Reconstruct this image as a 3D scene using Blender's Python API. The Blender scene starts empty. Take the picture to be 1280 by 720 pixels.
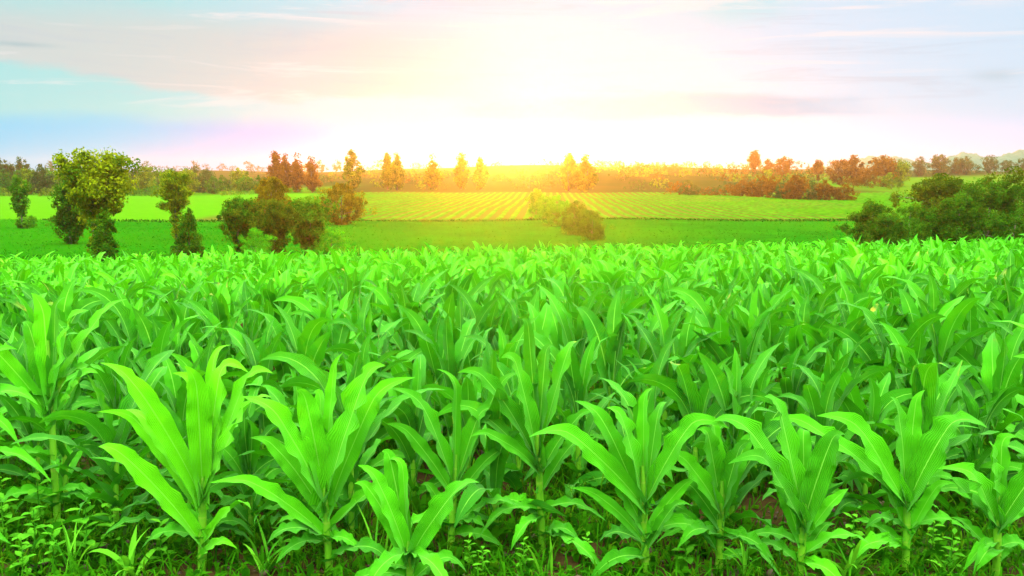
import bpy, math, random
import numpy as np
from mathutils import Vector, Matrix
R = math.radians
random.seed(7)
rng = np.random.default_rng(7)
scene = bpy.context.scene
COL = scene.collection

# ------------------------------------------------------------------ camera
F = 1108.0                                  # focal length in pixels of a 1280 px wide picture
PITCH = math.atan(138 / F)                  # eye level lies 138 px above the centre
CAM_Z = 2.0
cam = bpy.data.objects.new('camera', bpy.data.cameras.new('camera'))
COL.objects.link(cam)
cam.data.sensor_width = 36.0
cam.data.lens = 36.0 * F / 1280.0
cam.data.clip_start = 0.05
cam.data.clip_end = 8000
cam.location = (0, 0, CAM_Z)
cam.rotation_euler = (math.pi / 2 - PITCH, 0, 0)
scene.camera = cam

# ------------------------------------------------------------------ light and exposure
SUN_EL, SUN_AZ = R(1.4), R(1.8)             # azimuth clockwise from +Y
SUN_DIR = Vector((math.sin(SUN_AZ) * math.cos(SUN_EL), math.cos(SUN_AZ) * math.cos(SUN_EL), math.sin(SUN_EL)))
EXPOSURE = 1.35
HAZE_DENSITY = 0.00017
HAZE_G = 0.83
scene.view_settings.view_transform = 'Standard'
scene.view_settings.look = 'None'
scene.view_settings.exposure = EXPOSURE
scene.view_settings.gamma = 1.0
scene.view_settings.use_curve_mapping = False

sl = bpy.data.lights.new('sun', 'SUN')
sl.energy = 5.0
sl.angle = R(0.6)
sl.color = (1.0, 0.38, 0.05)
sun = bpy.data.objects.new('sun', sl)
COL.objects.link(sun)
sun.rotation_euler = SUN_DIR.to_track_quat('Z', 'Y').to_euler()

scene.cycles.use_denoising = True
scene.cycles.max_bounces = 8
scene.cycles.diffuse_bounces = 1
scene.cycles.glossy_bounces = 2
scene.cycles.transmission_bounces = 4
scene.cycles.sample_clamp_indirect = 6.0


class NT:
    """short-hand for building node trees"""
    def __init__(s, tree): s.t = tree; s.n = tree.nodes; s.l = tree.links
    def node(s, kind, **kw):
        n = s.n.new(kind)
        for k, v in kw.items(): setattr(n, k, v)
        return n
    def put(s, sock, v):
        if isinstance(v, bpy.types.NodeSocket): s.l.new(v, sock)
        elif v is not None: sock.default_value = v
    def m(s, op, a, b=None, c=None, clamp=False):
        n = s.node('ShaderNodeMath', operation=op, use_clamp=clamp)
        s.put(n.inputs[0], a)
        if b is not None: s.put(n.inputs[1], b)
        if c is not None: s.put(n.inputs[2], c)
        return n.outputs[0]
    def mix(s, fac, a, b, blend='MIX'):
        n = s.node('ShaderNodeMix', data_type='RGBA', blend_type=blend)
        s.put(n.inputs[0], fac)
        s.put(n.inputs[6], a if isinstance(a, bpy.types.NodeSocket) else (*a, 1))
        s.put(n.inputs[7], b if isinstance(b, bpy.types.NodeSocket) else (*b, 1))
        return n.outputs[2]
    def step(s, v, lo, hi):
        n = s.node('ShaderNodeMapRange', interpolation_type='SMOOTHSTEP')
        s.put(n.inputs[0], v); s.put(n.inputs[1], lo); s.put(n.inputs[2], hi)
        return n.outputs[0]
    def noise(s, vec, scale, detail=4, rough=0.55, dist=0.0):
        n = s.node('ShaderNodeTexNoise')
        s.put(n.inputs['Vector'], vec)
        n.inputs['Scale'].default_value = scale; n.inputs['Detail'].default_value = detail
        n.inputs['Roughness'].default_value = rough; n.inputs['Distortion'].default_value = dist
        return n.outputs[0]
    def comb(s, x, y, z):
        n = s.node('ShaderNodeCombineXYZ')
        s.put(n.inputs[0], x); s.put(n.inputs[1], y); s.put(n.inputs[2], z)
        return n.outputs[0]
    def scale(s, col, f):
        n = s.node('ShaderNodeVectorMath', operation='SCALE')
        s.put(n.inputs[0], col); s.put(n.inputs[3], f)
        return n.outputs[0]
    def add(s, a, b):
        n = s.node('ShaderNodeVectorMath', operation='ADD')
        s.put(n.inputs[0], a); s.put(n.inputs[1], b)
        return n.outputs[0]


def build_world():
    w = bpy.data.worlds.new('World'); scene.world = w; w.use_nodes = True
    t = NT(w.node_tree); t.n.clear()
    out = t.node('ShaderNodeOutputWorld')
    sky = t.node('ShaderNodeTexSky', sky_type='NISHITA')
    sky.sun_disc = False
    sky.sun_elevation = SUN_EL; sky.sun_rotation = SUN_AZ
    bg1 = t.node('ShaderNodeBackground'); t.l.new(sky.outputs[0], bg1.inputs[0]); bg1.inputs[1].default_value = 0.05
    tc = t.node('ShaderNodeTexCoord')
    d = tc.outputs['Generated']
    sp = t.node('ShaderNodeSeparateXYZ'); t.l.new(d, sp.inputs[0])
    X, Y, Z = sp.outputs
    DEG = 180 / math.pi
    el = t.m('MULTIPLY', t.m('ARCSINE', Z), DEG)                        # degrees
    az = t.m('MULTIPLY', t.m('ARCTAN2', X, Y), DEG)
    # wobble so that no cloud edge is straight
    v1 = t.comb(t.m('MULTIPLY', az, 0.10), t.m('MULTIPLY', el, 0.32), 0.0)
    wob = t.m('SUBTRACT', t.noise(v1, 1.0, 5, 0.55), 0.5)
    v2 = t.comb(t.m('ADD', t.m('MULTIPLY', az, 0.075), t.m('MULTIPLY', el, 0.16)), t.m('MULTIPLY', el, 0.95), 3.7)
    wisp = t.noise(v2, 1.0, 8, 0.62, 0.9)
    v3 = t.comb(t.m('MULTIPLY', az, 0.05), t.m('MULTIPLY', el, 0.16), 9.1)
    big = t.noise(v3, 1.0, 4, 0.5)
    azw = t.m('ADD', az, t.m('MULTIPLY', wob, 9.0))
    elw = t.m('ADD', el, t.m('MULTIPLY', wob, 1.6))
    # clear sky: turquoise on the left through cream in the middle to pale rose on the right
    base = t.mix(t.step(azw, -24, -6), (0.42, 0.85, 0.87), (0.57, 0.80, 1.0))
    base = t.mix(t.step(azw, 4, 20), base, (0.66, 0.86, 1.04))
    # blue sky through the gaps high up
    gap = t.m('MULTIPLY', t.step(elw, 8.2, 10.6), t.step(big, 0.42, 0.60))
    gap = t.m('MULTIPLY', gap, t.m('SUBTRACT', 1.0, t.m('MULTIPLY', t.step(az, -9, -2), t.m('SUBTRACT', 1.0, t.step(az, 7, 13)))))
    base = t.mix(gap, base, (0.48, 0.84, 0.95))
    # dusky rose cloud sheet on the upper left with a sagging lower edge
    low = t.m('ADD', 4.1, t.m('MULTIPLY', t.step(az, -12, -27), 2.2))
    low = t.m('ADD', low, t.m('MULTIPLY', t.step(az, -14, -8), 0.5))
    sheet = t.m('MULTIPLY', t.step(t.m('SUBTRACT', t.m('ADD', elw, t.m('MULTIPLY', wob, 2.2)), low), -0.15, 0.45), t.m('SUBTRACT', 1.0, t.step(elw, 8.0, 10.8)))
    sheet = t.m('MULTIPLY', sheet, t.m('SUBTRACT', 1.0, t.step(az, -10, 3)))
    base = t.mix(t.m('MULTIPLY', sheet, 0.85), base, (0.70, 0.74, 0.74))
    # lower band: blue then lilac then white
    lowband = t.mix(t.step(azw, -26, -13), (0.22, 0.74, 1.05), (0.34, 0.58, 1.1))
    lowband = t.mix(t.step(azw, -12, -3), lowband, (0.76, 0.88, 1.12))
    lb = t.m('SUBTRACT', 1.0, t.step(elw, 2.7, 4.0))
    base = t.mix(lb, base, lowband)
    # thin blue gray bar over the horizon on the right
    bar = t.m('MULTIPLY', t.step(elw, 3.5, 3.9), t.m('SUBTRACT', 1.0, t.step(elw, 4.7, 5.3)))
    bar = t.m('MULTIPLY', bar, t.m('MULTIPLY', t.step(azw, -5, -1), t.m('SUBTRACT', 1.0, t.step(azw, 15, 25))))
    base = t.mix(t.m('MULTIPLY', bar, 0.9), base, (0.16, 0.58, 0.86))
    # wisps
    wf = t.m('MULTIPLY', t.step(wisp, 0.50, 0.72), t.step(el, 3.6, 5.2))
    base = t.mix(t.m('MULTIPLY', wf, 0.85), base, (0.98, 0.93, 0.95))
    ws = t.m('MULTIPLY', t.m('SUBTRACT', 1.0, t.step(wisp, 0.30, 0.46)), t.step(el, 3.6, 5.5))
    base = t.mix(t.m('MULTIPLY', ws, 0.5), base, (0.58, 0.68, 0.78))
    # two small dark scraps of cloud
    for a0, e0, sa, se, k in ((-28.4, 7.3, 1.5, 0.14, 0.75), (27.8, 5.6, 1.3, 0.35, 0.4)):
        da = t.m('DIVIDE', t.m('SUBTRACT', t.m('ADD', az, t.m('MULTIPLY', wob, 3)), a0), sa)
        de = t.m('DIVIDE', t.m('SUBTRACT', t.m('ADD', el, t.m('MULTIPLY', wob, 0.35)), e0), se)
        g = t.m('EXPONENT', t.m('MULTIPLY', t.m('ADD', t.m('MULTIPLY', da, da), t.m('MULTIPLY', de, de)), -1.0))
        base = t.mix(t.m('MULTIPLY', g, k), base, (0.42, 0.60, 0.66))
    # unseen sky overhead and behind, brightened to light the field
    over = t.step(el, 11, 50)
    behind = t.m('MULTIPLY', t.step(t.m('ABSOLUTE', az), 42, 110), t.step(el, 15, 42))
    base = t.mix(t.m('MAXIMUM', over, behind), base, (1.0, 0.97, 0.93))
    bright = t.m('ADD', 1.0, t.m('ADD', t.m('MULTIPLY', over, OVERHEAD), t.m('MULTIPLY', behind, BEHIND)))
    # aureole round the sun
    dt = t.node('ShaderNodeVectorMath', operation='DOT_PRODUCT'); t.l.new(d, dt.inputs[0]); dt.inputs[1].default_value = SUN_DIR
    ang = t.m('MULTIPLY', t.m('ARCCOSINE', t.m('MINIMUM', dt.outputs['Value'], 1.0)), DEG)
    a1 = t.m('EXPONENT', t.m('DIVIDE', ang, -2.2)); a2 = t.m('EXPONENT', t.m('DIVIDE', ang, -7.0))
    glow = t.add(t.scale(t.mix(0.0, (1.0, 0.92, 0.62), (0, 0, 0)), t.m('MULTIPLY', a1, 0.35)), t.scale(t.mix(0.0, (0.40, 0.33, 0.20), (0, 0, 0)), t.m('MULTIPLY', a2, 0.10)))
    col = t.add(t.scale(base, bright), glow)
    bg2 = t.node('ShaderNodeBackground'); t.l.new(col, bg2.inputs[0]); bg2.inputs[1].default_value = SKY_GAIN / 2 ** EXPOSURE
    ad = t.node('ShaderNodeMixShader'); ad.inputs[0].default_value = 0.97     # the clouds hide nearly all of the clear sky
    t.l.new(bg1.outputs[0], ad.inputs[1]); t.l.new(bg2.outputs[0], ad.inputs[2])
    t.l.new(ad.outputs[0], out.inputs[0])
    w.cycles.sampling_method = 'MANUAL'; w.cycles.sample_map_resolution = 512


OVERHEAD, BEHIND, SKY_GAIN = 7.2, 3.9, 0.95
build_world()


# ------------------------------------------------------------------ terrain
def sstep(x, a, b):
    t = np.clip((np.asarray(x, float) - a) / (b - a), 0, 1)
    return t * t * (3 - 2 * t)


PY = np.array([-60, 0, 4.4, 25, 40, 60, 80, 120, 250, 285, 450, 700, 1000, 3200], float)
PZ = np.array([0.1, 0.03, 0, -1.1, -2.3, -3.3, -3.65, -3.7, -3.15, -2.7, 2.2, 10.6, 12.5, 13.0], float)


def ground(x, y):
    x = np.asarray(x, float); y = np.asarray(y, float)
    w = 0.10 * np.maximum(y, 3)
    z = sum(np.interp(y + k * w, PY, PZ) for k in (-1, -0.5, 0, 0.5, 1)) / 5
    z = z + 0.018 * x * (1 - sstep(y, 30, 75)) * (np.abs(x) < 60)
    far = sstep(y, 200, 450)
    z = z + far * (-2.6 * sstep(x, 110, 280) - 4.5 * sstep(-x, 50, 180) + 0.9 * np.sin(x * 0.021 + 1.0) + 0.7 * np.sin(x * 0.047 + y * 0.01))
    z = z + sstep(y, 26, 60) * 0.10 * (np.sin(x * 0.16 + y * 0.05) + np.sin(y * 0.13 - x * 0.07))
    near = 1 - sstep(y, 14, 24)
    return z + near * 0.012 * (np.sin(x * 9 + 3 * np.sin(y * 5)) + np.sin(y * 11 + 2 * np.sin(x * 7)))


def gz(x, y): return float(ground(x, y))


def px_ray(px, py):
    v = Vector(((px - 640) / F, 1.0, -(py - 360) / F))
    c, s = math.cos(PITCH), math.sin(PITCH)
    return Vector((v.x, v.y * c + v.z * s, v.z * c - v.y * s))


def on_ground(px, py, near=3.0):
    """where the line of sight through a point of the photograph meets the ground"""
    d = px_ray(px, py); y = near
    while y < 2500:
        if CAM_Z + d.z / d.y * y < gz(d.x / d.y * y, y): return d.x / d.y * y, y
        y *= 1.004
    return d.x / d.y * 700, 700.0


def at_depth(px, y, py=260):
    d = px_ray(px, py)
    return d.x / d.y * y


def height_at(py, y):
    d = px_ray(640, py)
    return CAM_Z + d.z / d.y * y


# ------------------------------------------------------------------ mesh and object helpers
def mesh(name, V, faces, mats, uv=None, smooth=True, tint=None, mat_index=None):
    """V (n,3); faces (m,4) or (m,3) arrays, or a list of both"""
    if not isinstance(faces, list): faces = [faces]
    V = np.asarray(V, np.float32)
    me = bpy.data.meshes.new(name)
    me.vertices.add(len(V)); me.vertices.foreach_set('co', V.ravel())
    sizes = np.concatenate([np.full(len(f), f.shape[1], np.int32) for f in faces])
    idx = np.concatenate([f.ravel() for f in faces]).astype(np.int32)
    me.loops.add(len(idx)); me.loops.foreach_set('vertex_index', idx)
    me.polygons.add(len(sizes))
    me.polygons.foreach_set('loop_start', np.concatenate([[0], np.cumsum(sizes)[:-1]]).astype(np.int32))
    me.polygons.foreach_set('loop_total', sizes)
    if smooth: me.polygons.foreach_set('use_smooth', np.ones(len(sizes), bool))
    if mat_index is not None: me.polygons.foreach_set('material_index', np.asarray(mat_index, np.int32))
    if uv is not None:
        l = me.uv_layers.new(name='UVMap'); l.data.foreach_set('uv', np.asarray(uv, np.float32)[idx].ravel())
    if tint is not None:
        a = me.attributes.new('tint', 'FLOAT', 'POINT'); a.data.foreach_set('value', np.asarray(tint, np.float32))
    for m in mats if isinstance(mats, (list, tuple)) else [mats]: me.materials.append(m)
    me.update(calc_edges=True)
    return me


def link(name, data, parent=None, loc=(0, 0, 0), rz=0.0, sc=1.0):
    o = bpy.data.objects.new(name, data)
    COL.objects.link(o)
    if parent is not None: o.parent = parent
    o.location = loc; o.rotation_euler = (0, 0, rz)
    o.scale = sc if isinstance(sc, (tuple, list)) else (sc, sc, sc)
    return o


def tag(o, label=None, cat=None, group=None, kind=None):
    for k, v in (('label', label), ('category', cat), ('group', group), ('kind', kind)):
        if v: o[k] = v
    return o


class Acc:
    """collects many pieces for one mesh"""
    def __init__(s): s.V = []; s.Q = []; s.T = []; s.U = []; s.C = []; s.n = 0
    def add(s, V, Q=None, T=None, uv=None, tint=None):
        if Q is not None and len(Q): s.Q.append(np.asarray(Q) + s.n)
        if T is not None and len(T): s.T.append(np.asarray(T) + s.n)
        s.V.append(V); s.n += len(V)
        s.U.append(uv if uv is not None else np.zeros((len(V), 2)))
        s.C.append(np.full(len(V), 0.5) if tint is None else np.broadcast_to(tint, (len(V),)))
    def build(s, name, mats, smooth=True):
        f = ([np.concatenate(s.Q)] if s.Q else []) + ([np.concatenate(s.T)] if s.T else [])
        return mesh(name, np.concatenate(s.V), f, mats, np.concatenate(s.U), smooth, np.concatenate(s.C))


def tube(P, rad, k=6):
    P = np.asarray(P, float); n = len(P); rad = np.broadcast_to(rad, (n,))
    T = np.gradient(P, axis=0); T /= np.linalg.norm(T, axis=1)[:, None] + 1e-9
    a = np.cross(T, np.where(np.abs(T[:, 2:3]) < 0.9, [[0, 0, 1.0]], [[1.0, 0, 0]])); a /= np.linalg.norm(a, axis=1)[:, None] + 1e-9
    b = np.cross(T, a)
    th = np.linspace(0, 2 * np.pi, k, endpoint=False)
    V = (P[:, None] + rad[:, None, None] * (a[:, None] * np.cos(th)[None, :, None] + b[:, None] * np.sin(th)[None, :, None])).reshape(-1, 3)
    i = np.arange(n - 1)[:, None] * k; j = np.arange(k)[None]; j2 = (j + 1) % k
    Q = np.stack([i + j, i + j2, i + k + j2, i + k + j], -1).reshape(-1, 4)
    uv = np.stack([np.repeat(np.linspace(0, 1, n), k), np.tile(np.linspace(0, 1, k), n)], -1)
    return V, Q, uv


# ------------------------------------------------------------------ materials
def new_mat(name):
    m = bpy.data.materials.new(name); m.use_nodes = True
    t = NT(m.node_tree); t.n.clear()
    return m, t, t.node('ShaderNodeOutputMaterial')


def leaf_shader(t, out, col, trans_col, trans, rough, spec, bump=None, sheen=0.0):
    p = t.node('ShaderNodeBsdfPrincipled')
    t.put(p.inputs['Base Color'], col); t.put(p.inputs['Roughness'], rough)
    p.inputs['Specular IOR Level'].default_value = spec
    p.inputs['Sheen Weight'].default_value = sheen; p.inputs['Sheen Roughness'].default_value = 0.45; p.inputs['Sheen Tint'].default_value = (0.65, 1.0, 0.50, 1)
    tr = t.node('ShaderNodeBsdfTranslucent'); t.put(tr.inputs[0], trans_col)
    if bump is not None:
        t.l.new(bump, p.inputs['Normal']); t.l.new(bump, tr.inputs['Normal'])
    mx = t.node('ShaderNodeMixShader'); mx.inputs[0].default_value = trans
    t.l.new(p.outputs[0], mx.inputs[1]); t.l.new(tr.outputs[0], mx.inputs[2])
    t.l.new(mx.outputs[0], out.inputs[0])


def corn_leaf_mat():
    m, t, out = new_mat('maize_leaf')
    uvn = t.node('ShaderNodeUVMap'); sp = t.node('ShaderNodeSeparateXYZ'); t.l.new(uvn.outputs[0], sp.inputs[0])
    u, v = sp.outputs[0], sp.outputs[1]
    av = t.m('ABSOLUTE', v)
    geo = t.node('ShaderNodeNewGeometry')
    n1 = t.noise(geo.outputs['Position'], 1.1, 3)
    n2 = t.noise(geo.outputs['Position'], 14.0, 3)
    at = t.node('ShaderNodeAttribute', attribute_name='tint'); oi = t.node('ShaderNodeObjectInfo')
    var = t.m('ADD', t.m('MULTIPLY', n1, 0.5), t.m('ADD', t.m('MULTIPLY', at.outputs['Fac'], 0.4), t.m('MULTIPLY', oi.outputs['Random'], 0.4)))
    col = t.mix(t.step(var, 0.25, 1.0), LEAF_DARK, LEAF_LIGHT)
    col = t.mix(t.m('MULTIPLY', t.step(n2, 0.45, 0.75), 0.35), col, LEAF_MOTTLE)
    col = t.mix(t.step(at.outputs['Fac'], 0.86, 1.0), col, (0.088, 0.450, 0.001))     # young yellowish plants
    ve = t.m('MULTIPLY_ADD', t.m('SINE', t.m('MULTIPLY', v, 44.0)), 0.5, 0.5)
    col = t.mix(t.m('MULTIPLY', ve, 0.30), col, LEAF_LIGHT)
    rib = t.m('SUBTRACT', 1.0, t.step(av, 0.02, 0.07))
    rib = t.m('MULTIPLY', rib, t.m('SUBTRACT', 1.0, t.step(u, 0.75, 1.0)))
    col = t.mix(t.m('MULTIPLY', rib, 0.6), col, LEAF_RIB)
    dry = t.m('MULTIPLY', t.step(u, 0.93, 1.0), t.step(oi.outputs['Random'], 0.86, 0.9))
    tcol = t.mix(0.55, col, LEAF_THROUGH)
    bp = t.node('ShaderNodeBump'); bp.inputs['Strength'].default_value = 0.55; bp.inputs['Distance'].default_value = 0.006
    t.l.new(t.m('ADD', ve, t.m('MULTIPLY', n2, 1.5)), bp.inputs['Height'])
    leaf_shader(t, out, col, tcol, 0.25, 0.7, 0.07, bp.outputs[0], 0.11)
    return m


LEAF_DARK, LEAF_LIGHT = (0.005, 0.090, 0.001), (0.062, 0.410, 0.002)
LEAF_MOTTLE, LEAF_RIB, LEAF_THROUGH = (0.040, 0.300, 0.002), (0.20, 0.56, 0.05), (0.07, 0.50, 0.001)
M_LEAF = corn_leaf_mat()


def stalk_mat():
    m, t, out = new_mat('maize_stalk')
    geo = t.node('ShaderNodeNewGeometry'); n = t.noise(geo.outputs['Position'], 9.0, 3)
    sp = t.node('ShaderNodeSeparateXYZ'); uvn = t.node('ShaderNodeUVMap'); t.l.new(uvn.outputs[0], sp.inputs[0])
    ring = t.step(t.m('SINE', t.m('MULTIPLY', sp.outputs[0], 38.0)), 0.9, 1.0)
    col = t.mix(n, (0.04, 0.24, 0.003), (0.15, 0.42, 0.008))
    col = t.mix(t.m('MULTIPLY', ring, 0.5), col, (0.22, 0.36, 0.03))
    leaf_shader(t, out, col, (0.2, 0.5, 0.02, 1), 0.15, 0.45, 0.4)
    return m


M_STALK = stalk_mat()


def foliage_mat(name, dark, light, trans=0.3, scale=1.2, through=(0.12, 0.22, 0.01)):
    m, t, out = new_mat(name)
    geo = t.node('ShaderNodeNewGeometry'); at = t.node('ShaderNodeAttribute', attribute_name='tint'); oi = t.node('ShaderNodeObjectInfo')
    n = t.noise(geo.outputs['Position'], scale, 3)
    v = t.m('ADD', t.m('MULTIPLY', at.outputs['Fac'], 0.75), t.m('ADD', t.m('MULTIPLY', n, 0.5), t.m('MULTIPLY', oi.outputs['Random'], 0.2)))
    col = t.mix(t.step(v, 0.3, 1.05), dark, light)
    tcol = t.mix(0.5, col, through)
    leaf_shader(t, out, col, tcol, trans, 0.7, 0.0)
    return m


M_FOL_DARK = foliage_mat('foliage_dark', (0.005, 0.040, 0.001), (0.028, 0.120, 0.003))
M_FOL_MID = foliage_mat('foliage_mid', (0.012, 0.085, 0.002), (0.055, 0.190, 0.004))
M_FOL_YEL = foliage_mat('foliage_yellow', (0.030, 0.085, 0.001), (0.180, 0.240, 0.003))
M_FOL_SAGE = foliage_mat('foliage_fresh', (0.016, 0.160, 0.003), (0.070, 0.330, 0.006), 0.35, 1.2, (0.06, 0.42, 0.002))
M_FOL_FAR = foliage_mat('foliage_far', (0.012, 0.040, 0.008), (0.032, 0.072, 0.012), 0.3, 0.15)
M_FOL_GLOW_RUST = foliage_mat('foliage_glow_rust', (0.035, 0.024, 0.002), (0.130, 0.066, 0.004), 0.45, 0.2, (0.32, 0.12, 0.003))  # orange of the sun glow put into the leaf colour
M_FOL_GLOW_BRONZE = foliage_mat('foliage_glow_bronze', (0.032, 0.044, 0.001), (0.180, 0.150, 0.003), 0.4, 0.8, (0.22, 0.14, 0.002))  # brownish cast of the sun glow put into the leaf colour
M_FOL_OLIVE = foliage_mat('foliage_olive', (0.012, 0.042, 0.001), (0.075, 0.110, 0.003))
M_WEED = foliage_mat('weed_leaf', (0.030, 0.200, 0.008), (0.110, 0.420, 0.016), 0.35, 3.0, (0.2, 0.55, 0.01))
M_GRASS = foliage_mat('grass_blade', (0.004, 0.036, 0.001), (0.024, 0.140, 0.002), 0.35, 2.0, (0.2, 0.5, 0.01))
M_ROW = foliage_mat('row_crop_leaf', (0.022, 0.105, 0.001), (0.045, 0.165, 0.002), 0.25, 0.05, (0.06, 0.22, 0.003))
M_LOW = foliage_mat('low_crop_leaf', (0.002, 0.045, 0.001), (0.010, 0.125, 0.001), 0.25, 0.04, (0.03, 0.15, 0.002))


def bark_mat(name, a, b):
    m, t, out = new_mat(name)
    geo = t.node('ShaderNodeNewGeometry')
    mp = t.node('ShaderNodeMapping'); mp.inputs['Scale'].default_value = (8, 8, 1.5); t.l.new(geo.outputs['Position'], mp.inputs[0])
    n = t.noise(mp.outputs[0], 1.0, 5)
    p = t.node('ShaderNodeBsdfPrincipled'); p.inputs['Roughness'].default_value = 0.85
    t.l.new(t.mix(n, a, b), p.inputs['Base Color']); t.l.new(p.outputs[0], out.inputs[0])
    return m


M_BARK = bark_mat('bark', (0.06, 0.045, 0.03), (0.17, 0.13, 0.08))
M_BARK_PALE = bark_mat('pale_bark', (0.20, 0.17, 0.09), (0.42, 0.36, 0.20))


def terrain_mat():
    m, t, out = new_mat('land')
    geo = t.node('ShaderNodeNewGeometry'); sp = t.node('ShaderNodeSeparateXYZ'); t.l.new(geo.outputs['Position'], sp.inputs[0])
    X, Y, Z = sp.outputs; P = geo.outputs['Position']
    fine = t.noise(P, 7.0, 5); mid = t.noise(P, 0.5, 4); wide = t.noise(P, 0.03, 3)
    soil = t.mix(fine, (0.014, 0.011, 0.004), (0.060, 0.040, 0.012))
    soil = t.mix(t.m('MULTIPLY', t.step(mid, 0.5, 0.62), 0.8), soil, (0.014, 0.07, 0.006))
    patch = t.noise(P, 0.16, 5, 0.65)
    dark = t.mix(mid, (0.003, 0.052, 0.001), (0.008, 0.092, 0.001))
    dark = t.mix(t.m('MULTIPLY', t.step(patch, 0.45, 0.62), 0.6), dark, (0.010, 0.105, 0.001))
    dark = t.mix(t.m('MULTIPLY', t.step(fine, 0.5, 0.7), 0.5), dark, (0.002, 0.040, 0.001))
    dark = t.mix(t.step(wide, 0.4, 0.65), dark, (0.012, 0.085, 0.001))
    # earth shows between the planted rows of the bright field
    bright = t.mix(mid, (0.028, 0.115, 0.002), (0.048, 0.155, 0.002))
    rowfield = t.m('MULTIPLY', t.m('MULTIPLY', t.step(X, -46, -42), t.m('SUBTRACT', 1.0, t.step(X, 150, 160))), 1.0)
    bright = t.mix(t.m('MULTIPLY', rowfield, 0.72), bright, t.mix(mid, (0.045, 0.040, 0.007), (0.075, 0.050, 0.010)))
    slope = t.mix(t.step(t.noise(P, 0.018, 4), 0.35, 0.65), (0.012, 0.026, 0.003), (0.032, 0.030, 0.005))
    slope = t.mix(t.m('MULTIPLY', t.step(X, 105, 130), t.m('SUBTRACT', 1.0, t.step(Y, 520, 560))), slope, (0.040, 0.095, 0.002))
    slope = t.mix(t.m('MULTIPLY', t.m('SUBTRACT', 1.0, t.step(X, -75, -50)), t.m('SUBTRACT', 1.0, t.step(Y, 330, 360))), slope, (0.030, 0.095, 0.002))
    yw = t.m('ADD', Y, t.m('MULTIPLY', t.m('SUBTRACT', wide, 0.5), 8.0))
    col = t.mix(t.step(yw, 25, 29), soil, dark)
    col = t.mix(t.step(yw, 117.5, 119.5), col, bright)
    col = t.mix(t.step(yw, 272, 282), col, slope)
    p = t.node('ShaderNodeBsdfPrincipled'); p.inputs['Roughness'].default_value = 1.0; p.inputs['Specular IOR Level'].default_value = 0.0
    bp = t.node('ShaderNodeBump'); bp.inputs['Strength'].default_value = 0.7; bp.inputs['Distance'].default_value = 0.05
    t.l.new(t.m('ADD', fine, mid), bp.inputs['Height']); t.l.new(bp.outputs[0], p.inputs['Normal'])
    t.l.new(col, p.inputs['Base Color']); t.l.new(p.outputs[0], out.inputs[0])
    return m


def spaced(stops):
    out = []
    for (a, b, s) in stops: out += list(np.arange(a, b, s))
    return np.array(out)


ys = spaced([(-40, 0, 4), (0, 15, 0.2), (15, 30, 0.6), (30, 130, 2), (130, 300, 5), (300, 800, 14), (800, 1190, 60)])
xh = spaced([(0, 9, 0.2), (9, 30, 1.0), (30, 120, 4), (120, 500, 16), (500, 1340, 80)])
xs = np.concatenate([-xh[:0:-1], xh])
gx, gy = np.meshgrid(xs, ys)
V = np.stack([gx, gy, ground(gx, gy)], -1).reshape(-1, 3)
nx = len(xs)
i = (np.arange(len(ys) - 1)[:, None] * nx + np.arange(nx - 1)[None]).ravel()
land = link('ground', mesh('ground', V, np.stack([i, i + 1, i + nx + 1, i + nx], -1), terrain_mat()))
tag(land, kind='structure')

# wooded hills far off on the right
hx = np.linspace(180, 720, 200); hy = np.linspace(625, 840, 60)
gx, gy = np.meshgrid(hx, hy)
az = np.degrees(np.arctan2(gx, gy))
hump = lambda c, w: np.exp(-((az - c) / w) ** 2)
crest = 11.5 * hump(26.7, 1.2) + 16 * hump(30.1, 2.4) + 26 * hump(36, 4) + 12 * hump(22.5, 3)
crest = crest * (1 + 0.05 * np.sin(az * 9) + 0.03 * np.sin(az * 23))
prof = np.sin(np.pi * (gy - 625) / 215)
hz = ground(gx, gy) - 2 + crest * prof + rng.normal(0, 0.5, gx.shape) * prof
i = (np.arange(59)[:, None] * 200 + np.arange(199)[None]).ravel()
m, t, out = new_mat('hill_woods')
geo = t.node('ShaderNodeNewGeometry'); p = t.node('ShaderNodeBsdfPrincipled'); p.inputs['Roughness'].default_value = 1
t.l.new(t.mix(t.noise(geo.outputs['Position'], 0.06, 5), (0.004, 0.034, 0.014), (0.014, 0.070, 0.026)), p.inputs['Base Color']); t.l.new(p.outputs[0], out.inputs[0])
tag(link('hills', mesh('hills', np.stack([gx, gy, hz], -1).reshape(-1, 3), np.stack([i, i + 1, i + 201, i + 200], -1), m)), kind='structure')


# ------------------------------------------------------------------ haze
def build_haze():
    lo, hi = (-1350, -120, -8), (1350, 1200, 27)
    V = [(x, y, z) for z in (lo[2], hi[2]) for y in (lo[1], hi[1]) for x in (lo[0], hi[0])]
    Q = np.array([(0, 2, 3, 1), (4, 5, 7, 6), (0, 1, 5, 4), (2, 6, 7, 3), (0, 4, 6, 2), (1, 3, 7, 5)])
    m, t, out = new_mat('haze')
    v = t.node('ShaderNodeVolumePrincipled')
    v.inputs['Color'].default_value = (1.0, 0.80, 0.58, 1)
    v.inputs['Density'].default_value = HAZE_DENSITY
    v.inputs['Anisotropy'].default_value = HAZE_G
    t.l.new(v.outputs[0], out.inputs['Volume'])
    tag(link('haze', mesh('haze', V, Q, m, smooth=False)), kind='stuff')


build_haze()


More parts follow.
